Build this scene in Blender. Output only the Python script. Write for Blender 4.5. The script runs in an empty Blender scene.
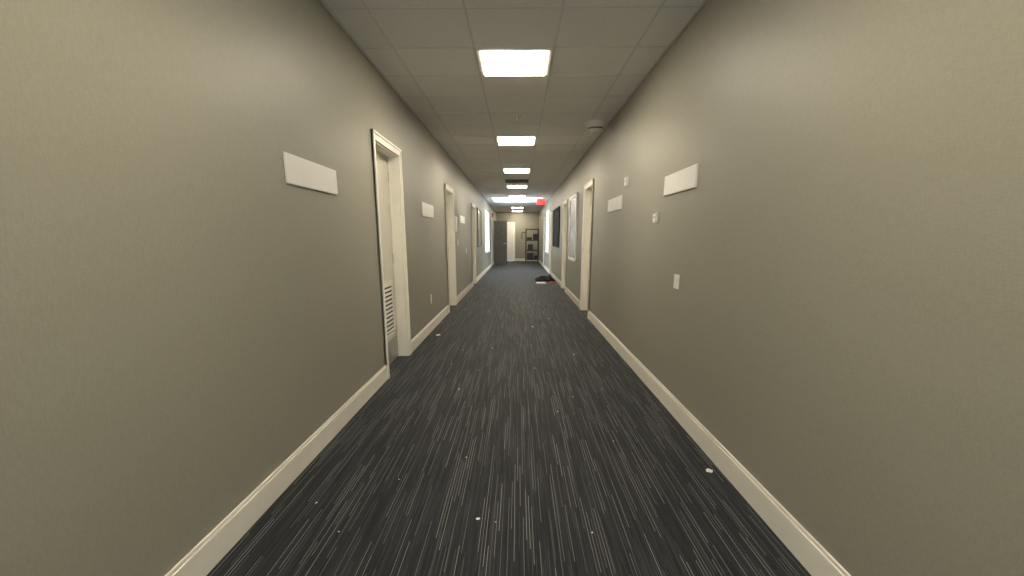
import bpy, bmesh, math, random
from mathutils import Vector, Matrix, noise
random.seed(7)
scn = bpy.context.scene
scn.view_settings.view_transform = 'Standard'
scn.view_settings.look = 'None'

XL, XR, ZC = -1.202, 1.14, 2.66
YB, YE = -3.0, 26.0
T = 0.16

# ---------------------------------------------------------------- materials
def nt(name):
    m = bpy.data.materials.new(name); m.use_nodes = True
    n = m.node_tree; b = n.nodes['Principled BSDF']
    return m, n, b
def simple(name, col, rough=0.5, metal=0.0, var=0.06, scale=6.0, bump=0.0, bscale=200.0, spec=0.5):
    m, n, b = nt(name)
    tc = n.nodes.new('ShaderNodeTexCoord')
    no = n.nodes.new('ShaderNodeTexNoise'); no.inputs['Scale'].default_value = scale; no.inputs['Detail'].default_value = 4
    n.links.new(tc.outputs['Object'], no.inputs['Vector'])
    cr = n.nodes.new('ShaderNodeValToRGB')
    cr.color_ramp.elements[0].position = 0.3; cr.color_ramp.elements[1].position = 0.7
    cr.color_ramp.elements[0].color = (*[c*(1-var) for c in col], 1)
    cr.color_ramp.elements[1].color = (*[min(1, c*(1+var)) for c in col], 1)
    n.links.new(no.outputs['Fac'], cr.inputs['Fac']); n.links.new(cr.outputs['Color'], b.inputs['Base Color'])
    b.inputs['Roughness'].default_value = rough; b.inputs['Metallic'].default_value = metal
    b.inputs['Specular IOR Level'].default_value = spec
    if bump > 0:
        n2 = n.nodes.new('ShaderNodeTexNoise'); n2.inputs['Scale'].default_value = bscale
        n.links.new(tc.outputs['Object'], n2.inputs['Vector'])
        bp = n.nodes.new('ShaderNodeBump'); bp.inputs['Strength'].default_value = bump; bp.inputs['Distance'].default_value = 0.003
        n.links.new(n2.outputs['Fac'], bp.inputs['Height']); n.links.new(bp.outputs['Normal'], b.inputs['Normal'])
    return m
def emis(name, col, s):
    m, n, b = nt(name)
    b.inputs['Base Color'].default_value = (*col, 1)
    b.inputs['Emission Color'].default_value = (*col, 1); b.inputs['Emission Strength'].default_value = s
    return m

def wall_mat():
    m, n, b = nt('vinyl_wallcovering')
    L = n.links.new; N = n.nodes.new
    tc = N('ShaderNodeTexCoord')
    mp = N('ShaderNodeMapping'); mp.inputs['Scale'].default_value = (60, 60, 500)
    L(tc.outputs['Object'], mp.inputs['Vector'])
    w1 = N('ShaderNodeTexNoise'); w1.inputs['Scale'].default_value = 1; w1.inputs['Detail'].default_value = 3
    L(mp.outputs['Vector'], w1.inputs['Vector'])
    mp2 = N('ShaderNodeMapping'); mp2.inputs['Scale'].default_value = (400, 400, 30)
    L(tc.outputs['Object'], mp2.inputs['Vector'])
    w2 = N('ShaderNodeTexNoise'); w2.inputs['Scale'].default_value = 1; w2.inputs['Detail'].default_value = 2
    L(mp2.outputs['Vector'], w2.inputs['Vector'])
    ad = N('ShaderNodeMath'); ad.operation = 'ADD'; L(w1.outputs['Fac'], ad.inputs[0]); L(w2.outputs['Fac'], ad.inputs[1])
    hf = N('ShaderNodeMath'); hf.operation = 'MULTIPLY'; hf.inputs[1].default_value = 0.5; L(ad.outputs[0], hf.inputs[0])
    cr = N('ShaderNodeValToRGB')
    cr.color_ramp.elements[0].position = 0.3; cr.color_ramp.elements[1].position = 0.7
    cr.color_ramp.elements[0].color = (0.258, 0.250, 0.203, 1); cr.color_ramp.elements[1].color = (0.330, 0.320, 0.262, 1)
    L(hf.outputs[0], cr.inputs['Fac']); L(cr.outputs['Color'], b.inputs['Base Color'])
    bp = N('ShaderNodeBump'); bp.inputs['Strength'].default_value = 0.25; bp.inputs['Distance'].default_value = 0.002
    L(hf.outputs[0], bp.inputs['Height']); L(bp.outputs['Normal'], b.inputs['Normal'])
    b.inputs['Roughness'].default_value = 0.46
    return m

def carpet_mat():
    m, n, b = nt('striped_carpet')
    L = n.links.new; N = n.nodes.new
    tc = N('ShaderNodeTexCoord'); sp = N('ShaderNodeSeparateXYZ'); L(tc.outputs['Object'], sp.inputs[0])
    def M(op, a, c=None):
        k = N('ShaderNodeMath'); k.operation = op
        for i, v in enumerate((a, c)):
            if v is None: continue
            if isinstance(v, (int, float)): k.inputs[i].default_value = v
            else: L(v, k.inputs[i])
        return k.outputs[0]
    def lines(cell, seg, thr, width, seed):
        xs = M('DIVIDE', sp.outputs['X'], cell); xi = M('FLOOR', xs); xf = M('FRACT', M('ADD', xs, 1000))
        wn = N('ShaderNodeTexWhiteNoise'); wn.noise_dimensions = '1D'; L(M('ADD', xi, seed), wn.inputs['W'])
        ys = M('ADD', M('DIVIDE', sp.outputs['Y'], seg), M('MULTIPLY', wn.outputs['Value'], 17.0)); yi = M('FLOOR', ys)
        cb = N('ShaderNodeCombineXYZ'); L(xi, cb.inputs[0]); L(yi, cb.inputs[1]); cb.inputs[2].default_value = seed
        w2 = N('ShaderNodeTexWhiteNoise'); w2.noise_dimensions = '3D'; L(cb.outputs[0], w2.inputs['Vector'])
        on = M('GREATER_THAN', w2.outputs['Value'], thr)
        amp = M('DIVIDE', M('SUBTRACT', w2.outputs['Value'], thr), 1-thr)
        amp = M('ADD', M('MULTIPLY', amp, 0.75), 0.25)
        inx = M('LESS_THAN', xf, width)
        return M('MULTIPLY', M('MULTIPLY', on, inx), amp)
    a = lines(0.0135, 0.40, 0.60, 0.16, 3.0)
    c = lines(0.0085, 0.27, 0.60, 0.22, 11.0)
    c = M('MULTIPLY', c, 0.25)
    tot = M('MAXIMUM', a, c)
    mp = N('ShaderNodeMapping'); mp.inputs['Scale'].default_value = (75, 2.4, 1); L(tc.outputs['Object'], mp.inputs['Vector'])
    ns = N('ShaderNodeTexNoise'); ns.inputs['Scale'].default_value = 1; ns.inputs['Detail'].default_value = 3; L(mp.outputs['Vector'], ns.inputs['Vector'])
    cr = N('ShaderNodeValToRGB'); cr.color_ramp.elements[0].position = 0.35; cr.color_ramp.elements[1].position = 0.68
    cr.color_ramp.elements[0].color = (0.006, 0.007, 0.009, 1); cr.color_ramp.elements[1].color = (0.022, 0.024, 0.030, 1)
    L(ns.outputs['Fac'], cr.inputs['Fac'])
    fz = N('ShaderNodeTexNoise'); fz.inputs['Scale'].default_value = 260; fz.inputs['Detail'].default_value = 2; L(tc.outputs['Object'], fz.inputs['Vector'])
    mixl = N('ShaderNodeMix'); mixl.data_type = 'RGBA'
    L(M('MULTIPLY', tot, M('ADD', fz.outputs['Fac'], 0.35)), mixl.inputs['Factor'])
    L(cr.outputs['Color'], mixl.inputs[6]); mixl.inputs[7].default_value = (0.33, 0.33, 0.32, 1)
    L(mixl.outputs[2], b.inputs['Base Color'])
    bp = N('ShaderNodeBump'); bp.inputs['Strength'].default_value = 0.5; bp.inputs['Distance'].default_value = 0.003
    L(fz.outputs['Fac'], bp.inputs['Height']); L(bp.outputs['Normal'], b.inputs['Normal'])
    b.inputs['Roughness'].default_value = 0.7; b.inputs['Specular IOR Level'].default_value = 0.25
    b.inputs['Sheen Weight'].default_value = 0.05; b.inputs['Sheen Roughness'].default_value = 0.4
    b.inputs['Sheen Tint'].default_value = (.75, .85, 1, 1)
    return m

WALL = wall_mat(); CARPET = carpet_mat()
CEIL = simple('acoustic_ceiling_tile', (0.87, 0.85, 0.83), 0.9, var=0.04, scale=90, bump=0.5, bscale=160)
GRID = simple('ceiling_tbar_paint', (0.74, 0.72, 0.69), 0.6, var=0.03)
TRIM = simple('cream_trim_paint', (0.82, 0.79, 0.70), 0.4, var=0.03)
LEAF = simple('cream_door_paint', (0.68, 0.65, 0.57), 0.45, var=0.03)
WHITE = simple('white_plastic', (0.85, 0.84, 0.80), 0.4, var=0.02)
SIGN = simple('blank_sign_panel', (0.84, 0.83, 0.80), 0.5, var=0.03, scale=3)
DARK = simple('dark_slot', (0.02, 0.02, 0.02), 0.6)
GREY = simple('grey_plastic', (0.12, 0.12, 0.115), 0.4)
STEEL = simple('brushed_steel', (0.5, 0.5, 0.48), 0.35, metal=0.9)
DKWOOD = simple('dark_door_wood', (0.13, 0.118, 0.105), 0.45, var=0.2, scale=12)
BLACKB = simple('black_board', (0.012, 0.013, 0.015), 0.35)
POSTER = simple('poster_print', (0.38, 0.38, 0.36), 0.25, var=0.35, scale=5)
BLACKCL = simple('black_fabric', (0.004, 0.004, 0.005), 0.8, bump=0.4, bscale=80, spec=.15)
RED = simple('red_plastic', (0.55, 0.03, 0.03), 0.4)
PAPER = simple('paper', (0.78, 0.76, 0.72), 0.8)
CARD = simple('cardboard', (0.50, 0.43, 0.32), 0.8)
LAMP = emis('troffer_lens', (1.0, 0.885, 0.69), 43)
EXITR = emis('exit_sign_red', (1.0, 0.05, 0.04), 2.0)
m, n, b = nt('window_glass'); GLASS = m
b.inputs['Base Color'].default_value = (.75, .78, .8, 1)
b.inputs['Transmission Weight'].default_value = 1; b.inputs['Roughness'].default_value = 0; b.inputs['IOR'].default_value = 1.02

# ---------------------------------------------------------------- helpers
def link(o, parent=None):
    scn.collection.objects.link(o)
    if parent: o.parent = parent
    return o
def boxes(name, bl, mats, parent=None, bevel=0.0):
    me = bpy.data.meshes.new(name); bm = bmesh.new()
    for q in bl:
        x0, x1, y0, y1, z0, z1 = q[:6]; mi = q[6] if len(q) > 6 else 0
        vs = [bm.verts.new(p) for p in ((x0,y0,z0),(x1,y0,z0),(x1,y1,z0),(x0,y1,z0),(x0,y0,z1),(x1,y0,z1),(x1,y1,z1),(x0,y1,z1))]
        for f in ((0,3,2,1),(4,5,6,7),(0,1,5,4),(1,2,6,5),(2,3,7,6),(3,0,4,7)):
            fc = bm.faces.new([vs[i] for i in f]); fc.material_index = mi
    bm.to_mesh(me); bm.free()
    for mm in mats: me.materials.append(mm)
    o = bpy.data.objects.new(name, me); link(o, parent)
    if bevel:
        md = o.modifiers.new('bevel', 'BEVEL'); md.width = bevel; md.segments = 2; md.limit_method = 'ANGLE'
    return o
def empty(name):
    e = bpy.data.objects.new(name, None); e.empty_display_size = 0.1; link(e); return e
def cyl(bm, c, axis, r, h, mi=0, seg=20, r2=None):
    rot = Vector((0,0,1)).rotation_difference(Vector(axis)).to_matrix().to_4x4()
    g = bmesh.ops.create_cone(bm, cap_ends=True, segments=seg, radius1=r, radius2=r if r2 is None else r2, depth=h, matrix=Matrix.Translation(c) @ rot)
    for v in g['verts']:
        for f in v.link_faces: f.material_index = mi
def bmobj(name, fn, mats, parent=None):
    me = bpy.data.meshes.new(name); bm = bmesh.new(); fn(bm); bm.to_mesh(me); bm.free()
    for mm in mats: me.materials.append(mm)
    o = bpy.data.objects.new(name, me); return link(o, parent)

def sx(side, u0, u1):
    if side == 'left':  a, b_ = XL - u1, XL - u0
    else:               a, b_ = XR + u0, XR + u1
    return min(a, b_), max(a, b_)
def sbox(side, u0, u1, y0, y1, z0, z1, mi=0):
    a, b_ = sx(side, u0, u1); return (a, b_, y0, y1, z0, z1, mi)

CW = 0.07; DT = 2.125
DOORS = {'left': [(3.98,4.90),(7.80,8.75),(12.15,13.05),(20.6,21.5)],
         'right': [(7.22,8.17),(10.9,11.8),(15.6,16.5),(19.8,20.7)]}
WINS = {'left': [(17.0,19.4,0.75,2.2)], 'right': [(17.3,18.9,0.75,2.2)]}

# ---------------------------------------------------------------- shell
boxes('floor', [(XL-T-0.05, XR+T+0.05, YB-0.1, YE+T, -0.1, 0)], [CARPET])
SK = (-0.95, 0.89, 16.95, 19.05)   # skylight opening
cx0, cx1 = XL-T-0.05, XR+T+0.05
boxes('ceiling', [(cx0, cx1, YB-0.1, SK[2], ZC, ZC+0.1), (cx0, cx1, SK[3], YE+T, ZC, ZC+0.1),
                  (cx0, SK[0], SK[2], SK[3], ZC, ZC+0.1), (SK[1], cx1, SK[2], SK[3], ZC, ZC+0.1)], [CEIL])
e = empty('window_4')   # skylight
boxes('curb', [(SK[0]-.04, SK[0], SK[2]-.04, SK[3]+.04, ZC+.1, ZC+.4), (SK[1], SK[1]+.04, SK[2]-.04, SK[3]+.04, ZC+.1, ZC+.4),
               (SK[0], SK[1], SK[2]-.04, SK[2], ZC+.1, ZC+.4), (SK[0], SK[1], SK[3], SK[3]+.04, ZC+.1, ZC+.4)], [WHITE], e)
fr = [(SK[0], SK[1], SK[2]+k*(SK[3]-SK[2]-.04)/2, SK[2]+k*(SK[3]-SK[2]-.04)/2+.04, ZC+.34, ZC+.38) for k in range(3)]
fr += [(SK[0]+k*(SK[1]-SK[0]-.04)/2, SK[0]+k*(SK[1]-SK[0]-.04)/2+.04, SK[2], SK[3], ZC+.34, ZC+.38) for k in range(3)]
boxes('glazing_bars', fr, [WHITE], e)
boxes('glass', [(SK[0], SK[1], SK[2], SK[3], ZC+.385, ZC+.392)], [GLASS], e)

ADDED_BW = (-0.80, 0.75, 0.60, 2.25)  # added window behind the camera, lets daylight onto near walls and ceiling
boxes('wall_back', [(XL-T, ADDED_BW[0], YB-T, YB, 0, ZC), (ADDED_BW[1], XR+T, YB-T, YB, 0, ZC), (ADDED_BW[0], ADDED_BW[1], YB-T, YB, 0, ADDED_BW[2]), (ADDED_BW[0], ADDED_BW[1], YB-T, YB, ADDED_BW[3], ZC)], [WALL])
ED0, ED1 = -0.98, -0.16
boxes('wall_front', [(XL-T, ED0+CW, YE, YE+T, 0, ZC), (ED1-CW, XR+T, YE, YE+T, 0, ZC), (ED0+CW, ED1-CW, YE, YE+T, DT-CW, ZC)], [WALL])
for side in ('left', 'right'):
    ops = [(a+CW, b_-CW, 0, DT-CW) for a, b_ in DOORS[side]] + WINS[side]
    ops.sort(); bl = []; y = YB
    for a, b_, z0, z1 in ops:
        bl.append(sbox(side, 0, T, y, a, 0, ZC))
        bl.append(sbox(side, 0, T, a, b_, z1, ZC))
        if z0 > 0: bl.append(sbox(side, 0, T, a, b_, 0, z0))
        y = b_
    bl.append(sbox(side, 0, T, y, YE, 0, ZC))
    boxes('wall_'+side, bl, [WALL])
    bl = []; y = YB
    for a, b_ in DOORS[side]+[(YE, YE)]:
        bl.append(sbox(side, -0.014, 0, y, a, 0.0, 0.122)); bl.append(sbox(side, -0.009, 0, y, a, 0.122, 0.138)); y = b_
    boxes('baseboard_'+side, bl, [TRIM], bevel=0.002)
boxes('baseboard_front', [(XL+.015, ED0, YE-0.014, YE, 0, 0.138), (ED1, XR-.015, YE-0.014, YE, 0, 0.138)], [TRIM], bevel=0.002)
boxes('baseboard_back', [(XL+.015, XR-.015, YB, YB+0.014, 0, 0.138)], [TRIM], bevel=0.002)

XM = (XL+XR)/2; g = []
def addbar(x0, x1, y0, y1, z0):
    if y1 <= SK[2] or y0 >= SK[3]: g.append((x0, x1, y0, y1, z0, ZC)); return
    if x0 >= SK[1] or x1 <= SK[0]: g.append((x0, x1, y0, y1, z0, ZC)); return
    if y1-y0 > 1:
        g.append((x0, x1, y0, SK[2], z0, ZC)); g.append((x0, x1, SK[3], y1, z0, ZC))
    else:
        g.append((x0, SK[0], y0, y1, z0, ZC)); g.append((SK[1], x1, y0, y1, z0, ZC))
for k in (-1.5, -0.5, 0.5, 1.5):
    x = XM + k*0.61; addbar(x-0.007, x+0.007, YB, YE, ZC-0.003)
y = 3.845 - 0.61*11
while y < YE:
    addbar(XL, XR, y-0.007, y+0.007, ZC-0.002); y += 0.61
g += [(XL, XL+0.02, YB, YE, ZC-0.004, ZC), (XR-0.02, XR, YB, YE, ZC-0.004, ZC)]
boxes('trim_1', g, [GRID])

for k in range(-2, 8):
    if k == 5: continue
    yc = 4.15 + 3.05*k
    h, i = 0.290, 0.258
    if yc > 25: yc = 25.2  # last troffer is an extra, added to brighten the end wall
    bl = [(XM-h, XM+h, yc-h, yc-i, ZC-0.010, ZC), (XM-h, XM+h, yc+i, yc+h, ZC-0.010, ZC),
          (XM-h, XM-i, yc-i, yc+i, ZC-0.010, ZC), (XM+i, XM+h, yc-i, yc+i, ZC-0.010, ZC),
          (XM-i, XM+i, yc-i, yc+i, ZC-0.016, ZC, 1)]
    boxes('ceiling_light', bl, [TRIM, LAMP])

bl = []
for r in (0.29, 0.22, 0.15, 0.08):
    w = 0.022; z = ZC-0.004-(0.3-r)*0.05
    for (a, b_, c, d) in ((-r, r, -r, -r+w), (-r, r, r-w, r), (-r, -r+w, -r+w, r-w), (r-w, r, -r+w, r-w)):
        bl.append((XM+a, XM+b_, 12.08+c, 12.08+d, z-0.012, ZC))
bl.append((XM-0.28, XM+0.28, 11.8, 12.36, ZC-0.004, ZC, 1))
boxes('air_vent_diffuser', bl, [GREY, DARK])

def spr(bm):
    cyl(bm, (XM+0.02, 5.85, ZC-0.004), (0,0,1), 0.04, 0.008)
    cyl(bm, (XM+0.02, 5.85, ZC-0.025), (0,0,1), 0.010, 0.04)
    cyl(bm, (XM+0.02, 5.85, ZC-0.045), (0,0,1), 0.022, 0.004)
bmobj('fire_sprinkler', spr, [WHITE])

# round detector on ceiling near the right wall
def det(bm):
    c = (0.955, 6.1)
    cyl(bm, (*c, ZC-.012), (0,0,1), .14, .024, 1, 32)
    cyl(bm, (*c, ZC-.050), (0,0,1), .095, .052, 1, 32, .13)
    cyl(bm, (*c, ZC-.084), (0,0,1), .092, .018, 0, 32)
    cyl(bm, (*c, ZC-.112), (0,0,1), .050, .038, 1, 32, .095)
bmobj('smoke_detector', det, [GREY, simple('aged_plastic', (.72, .70, .65), .4)])

# ---------------------------------------------------------------- doors
def make_door(side, y0, y1, idx, louver=False, leafmat=LEAF):
    e = empty('door_%d' % idx)
    a, b_ = y0+CW, y1-CW; zt = DT-CW
    fr = [sbox(side, -0.016, 0, y0, a, 0, zt), sbox(side, -0.016, 0, b_, y1, 0, zt), sbox(side, -0.016, 0, y0, y1, zt, DT),
          sbox(side, -0.024, 0, y0, y0+0.02, 0, DT), sbox(side, -0.024, 0, y1-0.02, y1, 0, DT), sbox(side, -0.024, 0, y0, y1, DT-0.02, DT),
          sbox(side, 0, T, a, a+0.012, 0, zt), sbox(side, 0, T, b_-0.012, b_, 0, zt), sbox(side, 0, T, a, b_, zt-0.012, zt),
          sbox(side, 0.085, 0.098, a+0.012, a+0.028, 0, zt-0.012), sbox(side, 0.085, 0.098, b_-0.028, b_-0.012, 0, zt-0.012), sbox(side, 0.085, 0.098, a, b_, zt-0.028, zt-0.012)]
    boxes('frame', fr, [TRIM], e, 0.002)
    p0, p1 = a+0.014, b_-0.014
    boxes('leaf', [sbox(side, 0.10, 0.145, p0, p1, 0.008, zt-0.014)], [leafmat], e, 0.002)
    yc = (p0+p1)/2
    if louver:
        w = 0.27; z0, z1 = 0.28, 0.84; bl = []
        bl += [sbox(side, 0.09, 0.10, yc-w, yc+w, z0, z0+0.03), sbox(side, 0.09, 0.10, yc-w, yc+w, z1-0.03, z1),
               sbox(side, 0.09, 0.10, yc-w, yc-w+0.03, z0, z1), sbox(side, 0.09, 0.10, yc+w-0.03, yc+w, z0, z1),
               sbox(side, 0.097, 0.0995, yc-w+.02, yc+w-.02, z0+.02, z1-.02, 1)]
        z = z0+0.045
        while z < z1-0.04:
            bl.append(sbox(side, 0.087, 0.098, yc-w+.03, yc+w-.03, z, z+0.022)); z += 0.042
        boxes('louver_grille', bl, [TRIM, DARK], e)
        boxes('kick_plate', [sbox(side, 0.097, 0.10, p0+0.02, p1-0.02, 0.02, 0.24)], [STEEL], e)
    sgn = 1 if side == 'left' else -1
    X = (XL-0.10) if side == 'left' else (XR+0.10)
    def hn(bm):
        cyl(bm, (X+sgn*0.006, p0+0.07, 0.98), (1,0,0), 0.032, 0.012)
        cyl(bm, (X+sgn*0.03, p0+0.07, 0.98), (1,0,0), 0.010, 0.05)
        cyl(bm, (X+sgn*0.055, p0+0.12, 0.98), (0,1,0), 0.010, 0.13)
    bmobj('lever_handle', hn, [STEEL], e)
    boxes('hinges', [sbox(side, 0.092, 0.10, b_-0.03, b_-0.012, z, z+0.1) for z in (0.25, 1.0, 1.8)], [STEEL], e)
i = 1
for side in ('left', 'right'):
    for k, (a, b_) in enumerate(DOORS[side]):
        make_door(side, a, b_, i, louver=(side == 'left' and k == 0)); i += 1
e = empty('door_%d' % i)
zt = DT-CW
boxes('frame', [(ED0, ED0+CW, YE-.02, YE, 0, DT), (ED1-CW, ED1, YE-.02, YE, 0, DT), (ED0, ED1, YE-.02, YE, zt, DT),
                (ED0+CW, ED0+CW+.012, YE, YE+.15, 0, zt), (ED1-CW-.012, ED1-CW, YE, YE+.15, 0, zt)], [WHITE], e, .002)
boxes('leaf', [(ED0+CW+.014, ED1-CW-.014, YE+.05, YE+.095, .008, zt-.004)], [WHITE], e, .002)
i += 1
e = empty('door_%d' % i)
boxes('leaf', [(XL+0.03, -0.53, 22.6, 22.645, 0.01, 2.06)], [DKWOOD], e, .003)
boxes('hinges', [(XL, XL+0.03, 22.61, 22.64, z, z+.1) for z in (.25, 1.0, 1.8)], [STEEL], e)
def hn(bm):
    cyl(bm, (-0.60, 22.594, 1.0), (0,1,0), .032, .012); cyl(bm, (-0.60, 22.57, 1.0), (0,1,0), .01, .05); cyl(bm, (-0.65, 22.55, 1.0), (1,0,0), .01, .13)
bmobj('lever_handle', hn, [STEEL], e)

# windows
def portal(name, loc, rot, sx_, sy_):
    l = bpy.data.lights.new(name, 'AREA'); l.shape = 'RECTANGLE'; l.size = sx_; l.size_y = sy_; l.cycles.is_portal = True
    o = bpy.data.objects.new(name, l); o.location = loc; o.rotation_euler = rot; link(o)
portal('daylight_portal', ((SK[0]+SK[1])/2, (SK[2]+SK[3])/2, ZC+.43), (0, 0, 0), SK[1]-SK[0], SK[3]-SK[2])
wi = 1
for side in ('left', 'right'):
    for (a, b_, z0, z1) in WINS[side]:
        e = empty('window_%d' % wi); wi += 1
        f = [sbox(side, -0.02, 0, a-.06, a, z0-.06, z1+.06), sbox(side, -0.02, 0, b_, b_+.06, z0-.06, z1+.06),
             sbox(side, -0.02, 0, a, b_, z1, z1+.06), sbox(side, -0.05, 0, a-.06, b_+.06, z0-.04, z0)]
        nn = 3
        for k in range(nn+1):
            yy = a+(b_-a)*k/nn; yy = min(max(yy, a+.03), b_-.03)
            f.append(sbox(side, 0.0, 0.06, yy-.03, yy+.03, z0, z1))
        f += [sbox(side, 0.0, 0.06, a, b_, z0, z0+.05), sbox(side, 0.0, 0.06, a, b_, z1-.05, z1)]
        boxes('frame', f, [WHITE], e, .002)
        boxes('glass', [sbox(side, 0.028, 0.032, a+.03, b_-.03, z0+.04, z1-.04)], [GLASS], e)
        X = XL-T-.02 if side == 'left' else XR+T+.02
        portal('daylight_portal', (X, (a+b_)/2, (z0+z1)/2), (0, math.radians(-90 if side == 'left' else 90), 0), z1-z0, b_-a)
e = empty('window_%d' % wi)  # unseen rear window, added for its daylight
x0, x1, z0, z1 = ADDED_BW
f = [(x0-.06, x0, YB, YB+.02, z0-.06, z1+.06), (x1, x1+.06, YB, YB+.02, z0-.06, z1+.06), (x0, x1, YB, YB+.02, z1, z1+.06), (x0-.06, x1+.06, YB, YB+.05, z0-.04, z0),
     (x0, x0+.05, YB-.1, YB-.04, z0, z1), (x1-.05, x1, YB-.1, YB-.04, z0, z1), (-.05, 0, YB-.1, YB-.04, z0, z1), (x0, x1, YB-.1, YB-.04, z0, z0+.05), (x0, x1, YB-.1, YB-.04, z1-.05, z1)]
boxes('frame', f, [WHITE], e, .002)
boxes('glass', [(x0+.03, x1-.03, YB-.072, YB-.068, z0+.03, z1-.03)], [GLASS], e)
portal('daylight_portal', ((x0+x1)/2, YB-T-.02, (z0+z1)/2), (math.radians(90), 0, 0), x1-x0, z1-z0)

# ---------------------------------------------------------------- wall items
def sign(side, y0, y1, z0, z1):
    boxes('blank_wall_sign', [sbox(side, -0.010, 0, y0, y1, z0, z1), sbox(side, -0.013, -0.010, y0+.004, y1-.004, z0+.004, z1-.004)], [SIGN], bevel=.001)
sign('left', 2.47, 3.14, 1.535, 1.69); sign('left', 5.88, 6.66, 1.53, 1.70); sign('left', 9.72, 10.5, 1.57, 1.72)
sign('right', 3.07, 3.72, 1.575, 1.72); sign('right', 5.22, 5.98, 1.57, 1.72)
def switch(name, side, yc, zc, w=.075, h=.12, kind='switch'):
    bl = [sbox(side, -.006, 0, yc-w/2, yc+w/2, zc-h/2, zc+h/2)]
    if kind == 'switch': bl.append(sbox(side, -.011, -.006, yc-.017, yc+.017, zc-.033, zc+.033))
    if kind == 'outlet':
        for dz in (-.022, .022):
            bl.append(sbox(side, -.009, -.006, yc-.017, yc+.017, zc+dz-.015, zc+dz+.015))
            bl += [sbox(side, -.0095, -.009, yc+s-.002, yc+s+.002, zc+dz-.006, zc+dz+.006, 1) for s in (-.007, .007)]
    if kind == 'thermo':
        bl.append(sbox(side, -.024, -.006, yc-w/2+.006, yc+w/2-.006, zc-h/2+.006, zc+h/2-.006))
        bl.append(sbox(side, -.0245, -.024, yc-.016, yc+.016, zc, zc+.012, 1))
    boxes(name, bl, [WHITE, GREY], bevel=.0015)
switch('light_switch', 'right', 3.30, 0.955, .10, .10)
switch('thermostat', 'right', 3.89, 1.42, .08, .08, 'thermo')
switch('motion_sensor', 'right', 5.02, 1.83, .10, .10, 'thermo')
switch('wall_outlet', 'left', 6.27, .44, .075, .12, 'outlet')
switch('light_switch', 'left', 10.8, .98, .11, .12)
switch('card_reader', 'left', 9.05, 1.52, .14, .28, 'thermo')
switch('light_switch', 'left', 9.3, 1.18, .1, .12)

def poster(name, side, y0, y1, z0, z1, inner, frame, fw=.04):
    o = -.003
    boxes(name, [sbox(side, -.012+o, o, y0+.01, y1-.01, z0+.01, z1-.01, 1), sbox(side, -.03+o, o, y0, y0+fw, z0, z1), sbox(side, -.03+o, o, y1-fw, y1, z0, z1),
                 sbox(side, -.03+o, o, y0+fw, y1-fw, z0, z0+fw), sbox(side, -.03+o, o, y0+fw, y1-fw, z1-fw, z1)], [frame, inner], bevel=.002)
BOARD = simple('matte_black_board', (0.012, 0.013, 0.014), 0.8, spec=.15)
poster('framed_poster', 'right', 9.05, 10.25, .80, 2.10, POSTER, WHITE, .06)
poster('notice_board', 'right', 12.8, 14.9, 1.0, 2.1, BOARD, BOARD)
poster('framed_picture', 'left', 13.75, 15.1, 1.0, 2.12, POSTER, GREY, .05)

e = empty('exit_sign')
boxes('mount', [(.74, .84, 16.27, 16.33, ZC-.03, ZC), (.785, .795, 16.295, 16.305, ZC-.10, ZC-.03)], [WHITE], e)
boxes('housing', [(.64, .94, 16.28, 16.32, ZC-.29, ZC-.10)], [WHITE], e, .004)
L = {'E': ['111','100','110','100','111'], 'X': ['101','101','010','101','101'], 'I': ['111','010','010','010','111'], 'T': ['111','010','010','010','010']}
bl = [(.65, .93, 16.275, 16.28, ZC-.28, ZC-.11, 0)]
for li, ch in enumerate('EXIT'):
    for r, row in enumerate(L[ch]):
        for c, v in enumerate(row):
            if v == '1':
                x = .668+li*.064+c*.017; z = ZC-.135-r*.024
                bl.append((x, x+.017, 16.271, 16.275, z-.024, z, 1))
boxes('lettering', bl, [EXITR, WHITE], e)
boxes('fire_alarm_strobe', [(XL, XL+.05, 22.0, 22.18, 2.20, 2.42, 0), (XL+.05, XL+.085, 22.05, 22.13, 2.24, 2.38, 1)], [RED, WHITE], bevel=.004)

e = empty('utility_cart')
x0, x1, y0, y1 = .38, 1.06, 23.6, 24.2
fr = []
for x in (x0, x1-.05):
    for y in (y0, y1-.05): fr.append((x, x+.05, y, y+.05, .10, 1.72))
for z in (.16, .62, 1.12, 1.66): fr.append((x0, x1, y0, y1, z, z+.05))
boxes('rack', fr, [BLACKB], e, .003)
def cas(bm):
    for x in (x0+.03, x1-.03):
        for y in (y0+.03, y1-.03):
            cyl(bm, (x, y, .05), (1,0,0), .05, .03); cyl(bm, (x, y, .09), (0,0,1), .012, .04)
bmobj('casters', cas, [BLACKB], e)
boxes('stored_boxes', [(.46,.78,23.65,24.1,.21,.50), (.82,1.0,23.65,24.0,.21,.40), (.5,.76,23.65,24.0,.67,.95), (.76,1.0,23.7,24.1,1.17,1.46), (.45,.7,23.7,24.1,1.17,1.30)], [BLACKB], e, .01)
boxes('handle_bar', [(x0-.2, x0, 23.7, 23.74, 1.5, 1.54), (x0-.2, x0-.16, 23.7, 23.74, 1.2, 1.54)], [BLACKB], e, .004)

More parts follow.
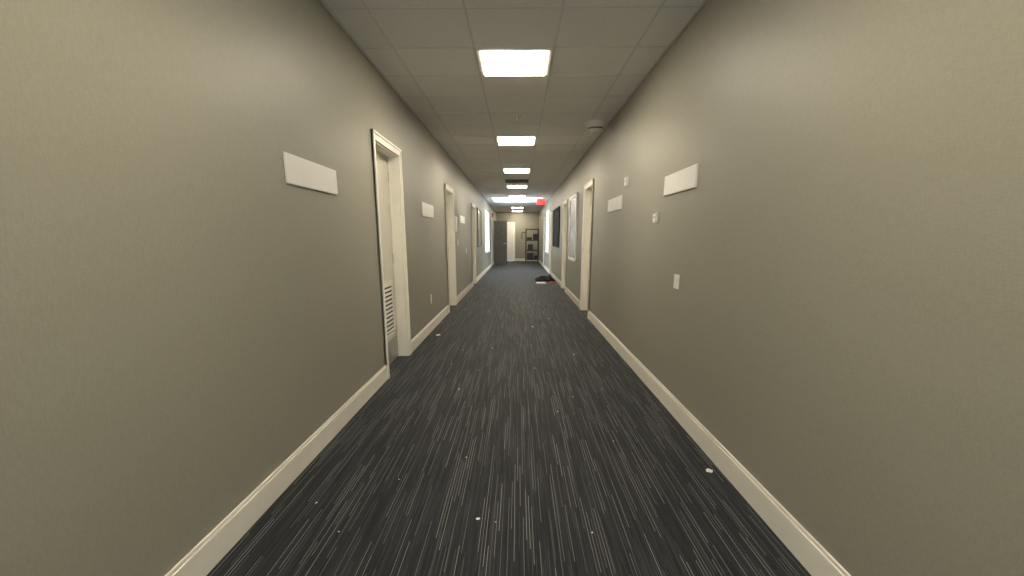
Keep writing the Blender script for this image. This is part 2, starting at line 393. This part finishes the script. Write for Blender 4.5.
def bag(bm):
    bmesh.ops.create_grid(bm, x_segments=40, y_segments=28, size=1.0)
    for v in bm.verts:
        r2 = math.hypot(v.co.x, v.co.y)
        h = max(0, 1-r2**3*.8)
        nz = noise.noise(Vector((v.co.x*2.3, v.co.y*2.3, 1.7)))
        z = max(0.002, .13*h+.08*nz*h + .03*noise.noise(v.co*5)*h)
        s = 1-.12*abs(v.co.x*v.co.y)+.08*noise.noise(Vector((v.co.x*3, v.co.y*3, 9)))
        v.co.x = min(.82+v.co.x*.31*s, XR-.02); v.co.y = 13.85+v.co.y*.55*s; v.co.z = z
o = bmobj('crumpled_black_bag', bag, [BLACKCL])
for p in o.data.polygons: p.use_smooth = True
boxes('cardboard_sheet', [(.52,.80,12.85,13.28,0,.02,0), (.54,.76,12.87,13.25,.02,.024,1)], [CARD, PAPER], bevel=.002)
boxes('red_booklet', [(.92,1.06,13.05,13.27,0,.03)], [RED], bevel=.002)

def scraps(bm):
    pts = [(1.06, 2.32, .02), (-1.05, 5.88, .035), (.22, 6.5, .018), (-.18, 1.86, .009),
           (.3,3.2,.006), (-.5,3.7,.008), (.5,7.2,.014), (-.3,5.2,.010),(-.98,1.98,.007),(.62,4.9,.010)]
    pts += [(random.uniform(-.9,.95), random.uniform(1.3, 9.0), random.uniform(.0035,.006)) for _ in range(26)]
    for x, y, s in pts:
        k = random.randint(5, 7); vs = []
        for j in range(k):
            a = 2*math.pi*j/k; r = s*random.uniform(.6, 1.3)
            vs.append(bm.verts.new((x+r*math.cos(a), y+1.2*r*math.sin(a), .001+random.uniform(0, s*.4))))
        c = bm.verts.new((x, y, .002+s*.6))
        for j in range(k): bm.faces.new((vs[j], vs[(j+1) % k], c))
bmobj('paper_scraps', scraps, [PAPER])

w = bpy.data.worlds.new('sky'); scn.world = w; w.use_nodes = True
bg = w.node_tree.nodes['Background']; bg.inputs['Color'].default_value = (.88, .94, 1, 1); bg.inputs['Strength'].default_value = 8.0

cam = bpy.data.cameras.new('camera'); co = bpy.data.objects.new('camera', cam); link(co)
cam.sensor_width = 36; cam.sensor_fit = 'HORIZONTAL'; cam.lens = 456*36/1024
cam.shift_y = 54/1024; cam.clip_start = .01
co.location = (0, 0, 1.26); co.rotation_euler = (math.radians(90-12.85), 0, math.radians(.735))
scn.camera = co
